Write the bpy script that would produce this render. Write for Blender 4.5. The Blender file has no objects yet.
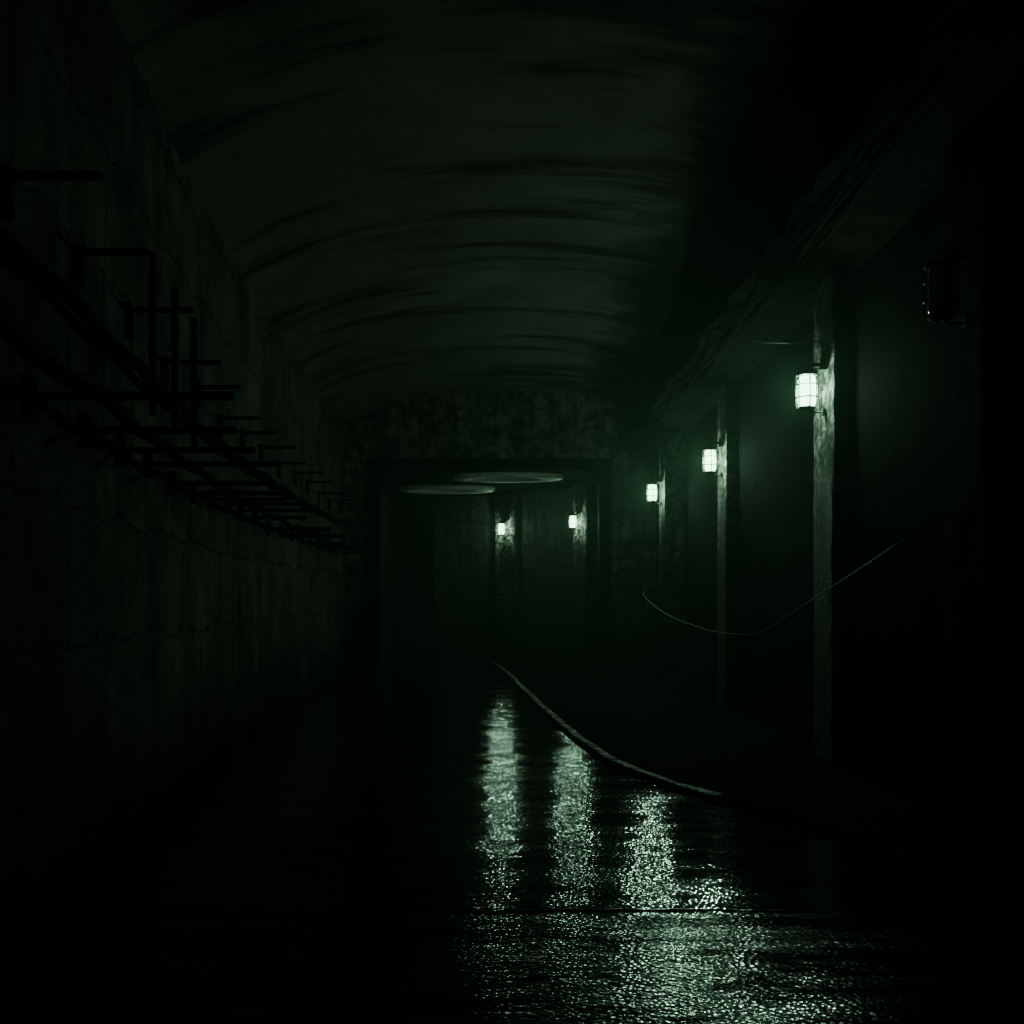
import bpy, bmesh, math, random
from mathutils import Vector, Matrix
random.seed(4)
C = bpy.context.scene.collection

# ------------------------------------------------------------ helpers
def obj_from(name, verts, faces, mat=None, parent=None, smooth=False):
    me = bpy.data.meshes.new(name)
    me.from_pydata([tuple(v) for v in verts], [], faces)
    me.update()
    bm = bmesh.new(); bm.from_mesh(me)
    bmesh.ops.recalc_face_normals(bm, faces=bm.faces[:])
    bm.to_mesh(me); bm.free()
    if smooth:
        for p in me.polygons: p.use_smooth = True
    o = bpy.data.objects.new(name, me)
    C.objects.link(o)
    if mat: me.materials.append(mat)
    if parent: o.parent = parent
    return o

class MB:
    def __init__(s): s.v=[]; s.f=[]
    def add(s, v, f):
        n=len(s.v); s.v+= [Vector(p) for p in v]; s.f += [[i+n for i in q] for q in f]
    def box(s, c, size, rot=None):
        x,y,z=[k/2 for k in size]
        vs=[Vector((a*x,b*y,d*z)) for a in(-1,1) for b in(-1,1) for d in(-1,1)]
        if rot: vs=[rot@v for v in vs]
        s.add([v+Vector(c) for v in vs],[(0,1,3,2),(4,6,7,5),(0,4,5,1),(2,3,7,6),(0,2,6,4),(1,5,7,3)])
    def tube(s, pts, r, n=8, jitter=0):
        pts=[Vector(p) for p in pts]; rings=[]; vs=[]; fs=[]
        for i,p in enumerate(pts):
            t=(pts[min(i+1,len(pts)-1)]-pts[max(i-1,0)]).normalized()
            up=Vector((0,0,1)) if abs(t.z)<.9 else Vector((1,0,0))
            a=t.cross(up).normalized(); b=a.cross(t)
            rr=r*(1+jitter*random.uniform(-1,1))
            for k in range(n):
                an=2*math.pi*k/n
                vs.append(p+a*math.cos(an)*rr+b*math.sin(an)*rr)
        for i in range(len(pts)-1):
            for k in range(n):
                fs.append((i*n+k,i*n+(k+1)%n,(i+1)*n+(k+1)%n,(i+1)*n+k))
        fs.append(tuple(range(n))); fs.append(tuple((len(pts)-1)*n+k for k in range(n)))
        s.add(vs,fs)
    def lathe(s, prof, c=(0,0,0), n=20):
        c=Vector(c); vs=[];fs=[]
        for (r,z) in prof:
            for k in range(n):
                a=2*math.pi*k/n; vs.append(c+Vector((r*math.cos(a),r*math.sin(a),z)))
        m=len(prof)
        for i in range(m-1):
            for k in range(n): fs.append((i*n+k,i*n+(k+1)%n,(i+1)*n+(k+1)%n,(i+1)*n+k))
        fs.append(tuple(range(n))); fs.append(tuple((m-1)*n+k for k in range(n)))
        s.add(vs,fs)
    def ring(s, c, R, r, n=20):
        pts=[]; m=6; vs=[];fs=[]
        for i in range(n):
            a=2*math.pi*i/n
            for k in range(m):
                b=2*math.pi*k/m; q=R+r*math.cos(b)
                vs.append(Vector(c)+Vector((q*math.cos(a),q*math.sin(a),r*math.sin(b))))
        for i in range(n):
            for k in range(m):
                fs.append((i*m+k,i*m+(k+1)%m,((i+1)%n)*m+(k+1)%m,((i+1)%n)*m+k))
        s.add(vs,fs)
    def make(s,name,mat=None,parent=None,smooth=False): return obj_from(name,s.v,s.f,mat,parent,smooth)

def prism(name, poly, z0, z1, mat, parent=None):
    n=len(poly)
    v=[(x,y,z0) for x,y in poly]+[(x,y,z1) for x,y in poly]
    f=[tuple(range(n)),tuple(range(n,2*n))]+[(i,(i+1)%n,n+(i+1)%n,n+i) for i in range(n)]
    return obj_from(name,v,f,mat,parent)

def catmull(P, sub=8):
    P=[Vector(p) for p in P]; out=[]
    for i in range(len(P)-1):
        p0=P[max(i-1,0)];p1=P[i];p2=P[i+1];p3=P[min(i+2,len(P)-1)]
        for k in range(sub):
            t=k/sub
            out.append(.5*((2*p1)+(p2-p0)*t+(2*p0-5*p1+4*p2-p3)*t*t+(3*p1-p0-3*p2+p3)*t**3))
    out.append(P[-1]); return out

# ------------------------------------------------------------ materials
def newmat(name):
    m=bpy.data.materials.new(name); m.use_nodes=True
    nt=m.node_tree; b=nt.nodes['Principled BSDF']
    return m,nt,b
def node(nt,t,**kw):
    n=nt.nodes.new(t)
    for k,v in kw.items(): setattr(n,k,v)
    return n
def coords(nt, scale=(1,1,1)):
    tc=node(nt,'ShaderNodeTexCoord'); mp=node(nt,'ShaderNodeMapping')
    mp.inputs['Scale'].default_value=scale
    nt.links.new(tc.outputs['Object'],mp.inputs['Vector']); return mp.outputs['Vector']
def noise(nt, vec, scale, detail=6, rough=.6):
    n=node(nt,'ShaderNodeTexNoise'); n.inputs['Scale'].default_value=scale
    n.inputs['Detail'].default_value=detail; n.inputs['Roughness'].default_value=rough
    nt.links.new(vec,n.inputs['Vector']); return n.outputs['Fac']
def ramp(nt, fac, stops):
    r=node(nt,'ShaderNodeValToRGB'); e=r.color_ramp.elements
    while len(e)<len(stops): e.new(.5)
    for i,(p,c) in enumerate(stops):
        e[i].position=p; e[i].color=(c[0],c[1],c[2],1) if hasattr(c,'__len__') else (c,c,c,1)
    nt.links.new(fac,r.inputs['Fac']); return r.outputs['Color']
def math_(nt,op,a,b):
    n=node(nt,'ShaderNodeMath',operation=op)
    for i,x in enumerate((a,b)):
        if isinstance(x,(int,float)): n.inputs[i].default_value=x
        else: nt.links.new(x,n.inputs[i])
    return n.outputs[0]
def mul(nt,a,b):
    n=node(nt,'ShaderNodeMix',data_type='RGBA',blend_type='MULTIPLY'); n.inputs['Factor'].default_value=1
    nt.links.new(a,n.inputs['A']); nt.links.new(b,n.inputs['B']); return n.outputs['Result']
def bump(nt,b,h,strength,dist):
    n=node(nt,'ShaderNodeBump'); n.inputs['Strength'].default_value=strength; n.inputs['Distance'].default_value=dist
    nt.links.new(h,n.inputs['Height']); nt.links.new(n.outputs['Normal'],b.inputs['Normal'])

def concrete(name, lo, hi, streak=True, bstr=.8, rough=.8, bdist=.03, spec=.3, cut=(.38,.58), cs=6, low_shade=False):
    m,nt,b=newmat(name); v=coords(nt)
    col=ramp(nt,noise(nt,v,1.3,8,.65),[(.3,lo),(.7,hi)])
    if streak:
        col=mul(nt,col,ramp(nt,noise(nt,coords(nt,(5,5,.35)),1.5,5,.6),[(.35,.35),(.65,1.0)]))
        col=mul(nt,col,ramp(nt,noise(nt,v,cs,6,.75),[(cut[0],.10),(cut[1],1.0)]))
    if low_shade:   # fade of lamplight towards the ground, put into the colour
        sep=node(nt,'ShaderNodeSeparateXYZ'); nt.links.new(v,sep.inputs[0])
        z=math_(nt,'ADD',sep.outputs['Z'],math_(nt,'MULTIPLY',noise(nt,v,1.3,5,.6),1.0))
        col=mul(nt,col,ramp(nt,math_(nt,'MULTIPLY',z,.25),[(.35,.10),(.85,1.0)]))
    nt.links.new(col,b.inputs['Base Color']); b.inputs['Roughness'].default_value=rough
    b.inputs['Specular IOR Level'].default_value=spec
    h=math_(nt,'ADD',noise(nt,v,9,8,.7),math_(nt,'MULTIPLY',noise(nt,v,45,4,.7),.5))
    bump(nt,b,h,bstr,bdist); return m

def stone(k): return (k*1.12, k*1.0, k*.92)
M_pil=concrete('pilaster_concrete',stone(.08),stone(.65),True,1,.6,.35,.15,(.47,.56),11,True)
M_wr=concrete('shaded_concrete',stone(.001),stone(.006),True,1,.95,.05,.02)  # shade of the bays and unlit parts put into a near-black colour
M_corn=concrete('cornice_concrete',stone(.002),stone(.035),True,1,.95,.08,.05)
M_head=concrete('headwall_concrete',stone(.05),stone(.6),True,1,.8,.5,.2,(.44,.54),4,True)
M_back=concrete('chamber_concrete',stone(.02),stone(.09),True,1,.85,.08,.1)
M_side=concrete('sidewalk_concrete',stone(.0006),stone(.002),False,.6,.95,.03,.03)

def blockwall():
    m,nt,b=newmat('block_wall_concrete'); tc=node(nt,'ShaderNodeTexCoord'); sep=node(nt,'ShaderNodeSeparateXYZ'); cmb=node(nt,'ShaderNodeCombineXYZ')
    v=coords(nt)
    nt.links.new(tc.outputs['Object'],sep.inputs[0])
    nt.links.new(math_(nt,'ADD',sep.outputs['Y'],math_(nt,'MULTIPLY',noise(nt,v,1.5,4,.7),.5)),cmb.inputs['X'])
    nt.links.new(math_(nt,'ADD',sep.outputs['Z'],math_(nt,'MULTIPLY',noise(nt,v,1.1,4,.7),.5)),cmb.inputs['Y'])
    br=node(nt,'ShaderNodeTexBrick'); nt.links.new(cmb.outputs[0],br.inputs['Vector'])
    br.inputs['Scale'].default_value=1; br.inputs['Brick Width'].default_value=1.7; br.inputs['Row Height'].default_value=.8
    br.inputs['Mortar Size'].default_value=.012; br.inputs['Mortar Smooth'].default_value=.6; br.inputs['Color1'].default_value=(1,1,1,1); br.inputs['Color2'].default_value=(.7,.7,.7,1); br.inputs['Mortar'].default_value=(.25,.25,.25,1)
    col=ramp(nt,noise(nt,v,1.1,8,.65),[(.3,stone(.04)),(.7,stone(.18))])
    col=mul(nt,col,br.outputs['Color'])
    col=mul(nt,col,ramp(nt,noise(nt,coords(nt,(2,2,.5)),1.4,7,.7),[(.35,.45),(.65,1.0)]))
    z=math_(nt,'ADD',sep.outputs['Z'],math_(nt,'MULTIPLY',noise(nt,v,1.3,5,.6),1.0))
    col=mul(nt,col,ramp(nt,math_(nt,'MULTIPLY',z,.4),[(.25,.15),(.6,1.0)]))  # shade at the wall foot put into the block colour
    nt.links.new(col,b.inputs['Base Color']); b.inputs['Roughness'].default_value=.95
    b.inputs['Specular IOR Level'].default_value=.1
    h=math_(nt,'SUBTRACT',noise(nt,v,12,7,.7),br.outputs['Fac'])
    bump(nt,b,h,.8,.04); return m
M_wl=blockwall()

def vaultmat():
    m,nt,b=newmat('vault_concrete'); v=coords(nt)
    sep=node(nt,'ShaderNodeSeparateXYZ'); nt.links.new(v,sep.inputs[0])
    col=ramp(nt,noise(nt,v,.9,8,.6),[(.3,stone(.075)),(.7,stone(.14))])
    col=mul(nt,col,ramp(nt,noise(nt,coords(nt,(.22,1.6,.22)),1.3,4,.55),[(.38,.3),(.49,1.0)]))
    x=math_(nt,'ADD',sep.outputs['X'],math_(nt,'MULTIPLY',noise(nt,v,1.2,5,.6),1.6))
    col=mul(nt,col,ramp(nt,math_(nt,'MULTIPLY',x,.25),[(.56,1.0),(.70,.10)]))  # shadow over the right haunch painted into the vault colour
    nt.links.new(col,b.inputs['Base Color']); b.inputs['Roughness'].default_value=.95
    b.inputs['Specular IOR Level'].default_value=.1
    bump(nt,b,math_(nt,'ADD',noise(nt,coords(nt,(.3,4,.3)),2.0,5,.6),math_(nt,'MULTIPLY',noise(nt,v,30,4,.7),.3)),.5,.03); return m
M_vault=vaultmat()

def asphalt():
    m,nt,b=newmat('wet_asphalt'); v=coords(nt)
    b.inputs['Base Color'].default_value=(.0015,.0015,.0015,1)
    sep=node(nt,'ShaderNodeSeparateXYZ'); nt.links.new(v,sep.inputs[0])
    near=ramp(nt,math_(nt,'MULTIPLY',sep.outputs['Y'],.1),[(.506,1.0),(.516,0.0)])   # coarser slab before the joint
    pud=noise(nt,coords(nt,(.8,1.6,1)),1.5,5,.6)
    r=ramp(nt,pud,[(.38,.05),(.62,.11)])
    r=math_(nt,'ADD',r,math_(nt,'MULTIPLY',near,.06))
    nt.links.new(r,b.inputs['Roughness'])
    nt.links.new(math_(nt,'SUBTRACT',ramp(nt,noise(nt,coords(nt,(.5,1.9,1)),2.6,5,.65),[(.44,.10),(.53,.8)]),math_(nt,'MULTIPLY',near,.08)),b.inputs['Specular IOR Level'])
    vor=node(nt,'ShaderNodeTexVoronoi'); vor.inputs['Scale'].default_value=42; nt.links.new(v,vor.inputs['Vector'])
    h=math_(nt,'ADD',math_(nt,'MULTIPLY',vor.outputs['Distance'],.48),math_(nt,'MULTIPLY',noise(nt,coords(nt,(.55,1.5,1)),7,3,.5),1.0))
    k=math_(nt,'ADD',ramp(nt,pud,[(.36,.45),(.62,1.05)]),math_(nt,'MULTIPLY',near,.4))
    bump(nt,b,math_(nt,'MULTIPLY',h,k),.37,.010); return m
M_road=asphalt()

def simple(name,col,rough=.5,metal=0,nz=20,spec=.5):
    m,nt,b=newmat(name); v=coords(nt)
    c=ramp(nt,noise(nt,v,nz,4,.6),[(.3,[k*.4 for k in col]),(.7,col)])
    nt.links.new(c,b.inputs['Base Color']); b.inputs['Roughness'].default_value=rough; b.inputs['Metallic'].default_value=metal
    b.inputs['Specular IOR Level'].default_value=spec; return m
M_steel=simple('rusty_steel',(.005,.0045,.004),.9,.0,20,.05)
M_rub=simple('black_cable_rubber',(.006,.006,.006),.9,0,20,.05)
M_wire=simple('pale_wire',(.6,.62,.58),.4,.2,2)
M_wire2=simple('dull_wire',(.09,.09,.08),.5,.2,1.5)
M_iron=simple('cast_iron',(.03,.03,.028),.5,.3)
M_guard=simple('guard_wire_steel',(.03,.032,.03),.5,.5)
M_tar=simple('tar_joint',(.01,.01,.01),.2)
M_disc=simple('light_pool_paint',(.6,.6,.55),.6,0,5)
def curbm():
    m,nt,b=newmat('wet_curb_stone'); v=coords(nt)
    b.inputs['Base Color'].default_value=(.003,.003,.0028,1)
    b.inputs['Specular IOR Level'].default_value=.3
    nt.links.new(ramp(nt,noise(nt,v,3,5,.7),[(.42,.15),(.55,.6)]),b.inputs['Roughness'])
    bump(nt,b,noise(nt,v,25,5,.7),.8,.02); return m
M_curb=curbm()
def lit():
    m,nt,b=newmat('lit_glass'); nt.nodes.remove(b)
    tr=node(nt,'ShaderNodeBsdfTransparent'); tr.inputs[0].default_value=(.8,.9,.82,1)
    em=node(nt,'ShaderNodeEmission'); ad=node(nt,'ShaderNodeAddShader')
    tc=node(nt,'ShaderNodeTexCoord')
    c=ramp(nt,noise(nt,tc.outputs['Object'],9,2,.5),[(.3,(.32,.8,.40)),(.7,(.50,1,.56))])
    nt.links.new(c,em.inputs[0]); em.inputs[1].default_value=6
    nt.links.new(tr.outputs[0],ad.inputs[0]); nt.links.new(em.outputs[0],ad.inputs[1])
    nt.links.new(ad.outputs[0],nt.nodes['Material Output'].inputs[0])
    m.cycles.emission_sampling='NONE'; return m
M_lit=lit()
def glass():
    m,nt,b=newmat('dusty_glass'); v=coords(nt)
    nt.links.new(ramp(nt,noise(nt,v,15,3,.5),[(.3,(.5,.5,.5)),(.7,(.8,.8,.8))]),b.inputs['Base Color']); b.inputs['Roughness'].default_value=.15; b.inputs['Metallic'].default_value=1; return m
M_gl=glass()

# ------------------------------------------------------------ shell
LW=[(-1.75,-3),(-2.0,1),(-2.4,4.7),(-2.72,7),(-3.05,9.6),(-3.35,13),(-3.55,17),(-3.66,20),(-3.7,22.2)]
LWs=[(p.x,p.y) for p in catmull([(x,y,0) for x,y in LW],6)]
def lx(y):
    for (a,b),(c,d) in zip(LWs,LWs[1:]):
        if b<=y<=d: return a+(c-a)*(y-b)/(d-b)
    return LWs[-1][0] if y>0 else LWs[0][0]
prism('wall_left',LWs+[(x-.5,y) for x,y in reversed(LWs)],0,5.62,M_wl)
RX=3.20
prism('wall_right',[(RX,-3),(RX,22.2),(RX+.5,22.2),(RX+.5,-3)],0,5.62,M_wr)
prism('floor',[(-6,-3),(4.2,-3),(4.2,34),(-6,34)],-.3,0,M_road)
v=[];f=[];N=28
ys=[];y=-3.0
while y<22.2:
    L=random.uniform(.75,1.25); y2=min(y+L,22.2)
    ys+= [(y,.035),(y2,-.0)]; y=y2
for y,dz in ys:
    xl=lx(y)-.06; xr=3.35+.06; cx=(xl+xr)/2; hw=(xr-xl)/2
    for k in range(N+1):
        t=-1+2*k/N; z=5.5+.75*(math.sqrt(max(0,1-.82*t*t))-math.sqrt(.18))/(1-math.sqrt(.18))
        v.append((cx+hw*t,y,z+dz))
for i in range(len(ys)-1):
    for k in range(N):
        a=i*(N+1)+k; f.append((a,a+1,a+N+2,a+N+1))
base=len(v)
for (y) in (-3,22.2):
    v+=[(lx(y)-.5,y,6.7),(RX+.5,y,6.7)]
f.append((base,base+1,base+3,base+2))
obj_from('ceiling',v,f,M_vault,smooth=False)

def portal(name,y0,y1,xl,xr,zt,ch,ox0,ox1,oz,mat):
    P=[(ox0,0),(xl,0),(xl,zt-ch),(xl+ch,zt),(xr-ch,zt),(xr,zt-ch),(xr,0),(ox1,0),(ox1,oz),(ox0,oz)]
    n=len(P); v=[(x,y0,z) for x,z in P]+[(x,y1,z) for x,z in P]
    f=[tuple(range(n)),tuple(range(n,2*n))]+[(i,(i+1)%n,n+(i+1)%n,n+i) for i in range(n)]
    return obj_from(name,v,f,mat)
portal('wall_portal',22.2,22.36,-2.95,1.95,4.5,.3,-4.2,3.9,6.7,M_head)
portal('trim_portal',22.08,22.2,-2.93,1.93,4.48,.3,-3.15,2.2,4.72,M_wr)

W=[(2.5,22.36),(2.4,24.2),(1.95,26.0),(1.15,27.4),(0,28.5),(-1.3,29.15),(-2.3,29.4)]
Ws=[(p.x,p.y) for p in catmull([(x,y,0) for x,y in W],5)]
prism('wall_back',Ws+[(-2.35,34),(4.2,34),(4.2,22.36)],0,4.6,M_back)
prism('wall_chamber_left',[(-3.2,22.36),(-3.5,26),(-3.8,34),(-5,34),(-5,22.36)],0,4.6,M_back)
prism('wall_passage_end',[(-3.9,33.6),(-2.3,33.6),(-2.3,34),(-3.9,34)],0,4.6,M_back)
prism('ceiling_chamber',[(-5,22.36),(4.2,22.36),(4.2,34),(-5,34)],4.6,5.0,M_wr)

def dish(x,y,rx,ry):
    mb=MB(); mb.lathe([(.55,.12),(.6,.02),(.95,0),(1.0,.03),(1.0,.12)],n=40)
    for p in mb.v: p.x*=rx; p.y*=ry
    o=mb.make('light_pool_disc',M_disc,smooth=True); o.location=(x,y,4.48); return o  # added pale disc standing in for a pool of lamplight on the ceiling
dish(-.12,24.0,1.35,.6); dish(-1.75,26.6,1.3,.6)

# sidewalk & curb
CB=[(3.1,-3),(2.95,2),(2.75,4.3),(2.4,5.9),(1.9,7.4),(1.35,8.5),(.9,10),(.5,13.5),(.14,17.8),(-.1,21),(-.5,24.8),(-1.0,27.5),(-1.5,29.2)]
CBs=[(p.x,p.y) for p in catmull([(x,y,0) for x,y in CB],8)]
def noff(P,d):
    out=[]
    for i,p in enumerate(P):
        a=P[max(i-1,0)];b=P[min(i+1,len(P)-1)]
        t=Vector((b[0]-a[0],b[1]-a[1])).normalized(); out.append((p[0]+t.y*d,p[1]-t.x*d))
    return out
CB2=noff(CBs,.10)
WsR=[q for q in reversed(Ws) if q[0]>-1.35]
prism('sidewalk',CB2+[(x,y-.01) for x,y in WsR]+[(1.94,22.36),(1.94,22.0),(3.19,22.0),(3.19,-3)],0,.05,M_side)
v=[];f=[]
Q=[(0,0),(.0,.045),(.010,.053),(.06,.053),(.095,.05)]
for i in range(len(CBs)):
    j=random.uniform(-.004,.003); w_=random.uniform(-.012,.012)
    sc=min(1,max(.2,(CBs[i][1]-5.5)/3.0))       # tapered so the lamplit edge fades out at the near end
    for q,(d,z) in enumerate(Q):
        p=noff(CBs,d)[i]; v.append((p[0]+w_*sc,p[1],(z+(j if q else 0))*(sc if q<3 else 1)))
for i in range(len(CBs)-1):
    for q in range(4):
        a=i*5+q; f.append((a,a+1,a+6,a+5))
cb=obj_from('curb',v,f,M_curb); cb.data.materials.append(M_side)
for p in cb.data.polygons:
    if p.center.y<8.0: p.material_index=1  # near stretch takes the dark sidewalk colour where lamplight fades

mb=MB(); mb.tube([( -.35+2.0*t, 5.12+.04*math.sin(3*t)+random.uniform(-.012,.012), .0) for t in [k/24 for k in range(25)]],.007,6,.5)
mb.make('expansion_joint',M_tar)

# cornice
v=[];f=[];n=60
for i in range(n+1):
    y=-3+25*i/n; e=random.uniform(-.05,.05); g=random.uniform(-.05,.05)
    v+=[(RX,y,5.25),(2.5+e,y,5.2+g),(2.45+e,y,4.95+g),(2.7,y,4.85),(RX,y,4.65)]
for i in range(n):
    for q in range(4):
        a=i*5+q; f.append((a,a+1,a+6,a+5))
f+= [(0,1,2,3,4),tuple(n*5+k for k in range(5))]
obj_from('trim_cornice',v,f,M_corn)
mb=MB()
for (x,z,r) in ((2.62,4.80,.02),(2.7,4.78,.018),(2.55,4.86,.015)):
    ph=random.random()*6
    mb.tube([(x+.03*math.sin(k*.35+ph),-2.8+24.8*k/160,z-.05*abs(math.sin(k*math.pi/26+ph))) for k in range(161)],r,7,.1)
mb.make('cable_bundle',M_rub)

# ------------------------------------------------------------ pilasters and lamps
LAMPS=[(2.79,6.5,0,0),(2.83,9.6,0,1),(2.85,14.4,0,1),(2.62,18.7,0,1),(1.56,25.6,1,1),(-.3,28.2,2,1)]
POW=[0,85,92,92,50,46]
NORM=[Vector((-1,0,0)),Vector((-.87,-.5,0)),Vector((-.47,-.88,0))]
def rough_box(name,c,nrm,depth,width,z0,z1,mat):
    t=Vector((-nrm.y,nrm.x,0)); v=[];f=[];n=30
    for i in range(n+1):
        z=z0+(z1-z0)*i/n
        for (a,b) in ((-.5,-.5),(.45,-.5),(.5,-.44),(.5,-.14),(.5,.14),(.5,.44),(.45,.5),(-.5,.5)):
            p=Vector((c[0],c[1],0))+nrm*(a*depth+(random.uniform(-.004,.004) if a>0 else 0))+t*(b*width+random.uniform(-.012,.012)); p.z=z; v.append(p)
    for i in range(n):
        for k in range(8): f.append((i*8+k,i*8+(k+1)%8,i*8+8+(k+1)%8,i*8+8+k))
    f+= [tuple(range(8)),tuple(n*8+k for k in range(8))]
    return obj_from(name,v,f,mat)

def lamp(x,y,nrm,power,z=3.6,arm=.17):
    e=bpy.data.objects.new('bulkhead_lamp',None); C.objects.link(e); e.location=(x,y,z)
    e.rotation_euler=(0,0,math.atan2(-nrm.y,-nrm.x))   # local +X toward wall
    g=MB(); g.lathe([(.03,-.15),(.072,-.14),(.084,-.11),(.086,0),(.084,.11),(.075,.14),(.05,.15)],n=20)
    g.make('glass',M_lit if power else M_gl,e,True)
    if power:
        L=bpy.data.lights.new('bulb','POINT'); L.energy=power; L.color=(.55,1,.69); L.shadow_soft_size=.06
        lo=bpy.data.objects.new('bulb',L); C.objects.link(lo); lo.parent=e
    h=MB(); h.lathe([(.045,.15),(.10,.15),(.105,.165),(.10,.18),(.07,.205),(.03,.22)],n=20)
    h.lathe([(.06,-.175),(.08,-.165),(.08,-.15),(.03,-.15)],n=20)
    h.tube([(0,0,.22),(.03,0,.25),(.09,0,.26),(arm,0,.26)],.018)
    h.tube([(0,0,-.17),(.03,0,-.20),(arm,0,-.20)],.010)
    h.box((arm-.01,0,.27),(.03,.12,.14))
    h.box((.095,0,.195),(.10,.20,.012))      # added shield plate, keeps lamplight off the pilaster above
    h.box((arm-.01,0,-.20),(.03,.06,.06))
    h.make('housing',M_iron,e)
    w=MB()
    for k in range(6):
        a=2*math.pi*(k+.5)/6; R=.104
        w.tube([(R*.7*math.cos(a),R*.7*math.sin(a),-.165),(R*math.cos(a),R*math.sin(a),-.13),(R*math.cos(a),R*math.sin(a),.155)],.006,6)
    for zz in (-.06,.06): w.ring((0,0,zz),.104,.006)
    w.make('cage',M_guard,e)
    return e
for (x,y,ni,lt),pw in zip(LAMPS,POW):
    nr=NORM[ni]
    dep=.4
    face=Vector((x,y,0))-nr*.19
    if ni==0: dep=RX-face.x
    c=face-nr*(dep/2)
    rough_box('concrete_pilaster',(c.x,c.y+(.12 if ni==0 else 0)),nr,dep,.62,.05,4.7 if ni==0 else 4.58,M_pil if lt else M_wr)  # pilaster without a lit lamp gets the darker, shaded colour
    lamp(x,y,nr,pw)

# thin haze volume added to give the lamps their halos
def hazemat():
    m,nt,b=newmat('halo_haze'); nt.nodes.remove(b)
    s=node(nt,'ShaderNodeVolumeScatter'); s.inputs['Density'].default_value=.006; s.inputs['Anisotropy'].default_value=.2
    s.inputs['Color'].default_value=(.6,1,.75,1)
    nt.links.new(s.outputs[0],nt.nodes['Material Output'].inputs['Volume']); return m
prism('halo_haze',[(-4.5,-2.9),(3.9,-2.9),(3.9,33.5),(-4.5,33.5)],.06,6.6,hazemat())

# hanging cables
mb=MB(); mb.tube(catmull([(2.45,11.8,5.02),(2.50,11.1,4.6),(2.56,10.5,4.32),(2.66,10.0,4.17),(2.80,9.65,4.08),(3.0,9.62,4.1)],6),.007,6)
mb.make('hanging_wire',M_wire)
mb=MB(); mb.tube(catmull([(2.97,6.35,2.2),(2.6,6.5,2.02),(2.5,7.2,1.82),(2.38,8.2,1.55),(2.3,9.2,1.31),(2.25,9.9,1.26),(2.2,11.5,1.27),(2.2,14.5,1.42),(2.3,17.5,1.72),(2.8,18.6,1.9)],8),.005,6)
mb.make('sagging_cable',M_wire2)

# ------------------------------------------------------------ cable rack on left wall
mb=MB()
y=4.7; i=0
while y<21.5:
    X=lx(y); z=3.60+random.uniform(-.05,.05); L=.44+random.uniform(-.06,.06)
    mb.box((X+L/2,y,z),(L,.03,.035)); mb.box((X+.03,y,z-.08),(.04,.05,.25))
    y+= 1.2+random.uniform(-.1,.2)
y=5.0
while y<21.5:
    X=lx(y); L=1.05-.025*(y-4.8)+random.uniform(-.15,.08); z=2.62+random.uniform(-.05,.05)
    mb.box((X+L/2,y,z),(L,.03,.04)); mb.box((X+.03,y,z),(.04,.06,.2))
    y+= .85+random.uniform(-.1,.15)
for yy in (6.0,6.7,7.4):
    mb.box((lx(yy)+.42,yy,3.2),(.035,.035,.98))
mb.make('cable_rack',M_steel)
mb=MB()
for dx,z,r in ((.10,3.26,.04),(.3,2.69,.035)):
    mb.tube([(lx(-2.5+24*k/60)+dx,-2.5+24*k/60,z-.05*abs(math.sin(k*.8))) for k in range(61)],r,8)
mb.make('power_cable',M_rub)

# ------------------------------------------------------------ world, camera
w=bpy.data.worlds.new('World'); bpy.context.scene.world=w; w.use_nodes=True
w.node_tree.nodes['Background'].inputs[0].default_value=(0,0,0,1)
cam=bpy.data.cameras.new('camera'); co=bpy.data.objects.new('camera',cam); C.objects.link(co)
co.location=(0,0,1.6); co.rotation_euler=(math.radians(90),0,0)
cam.sensor_width=36; cam.lens=36*1000/1024; cam.shift_y=88/1024; cam.clip_start=.05
bpy.context.scene.camera=co
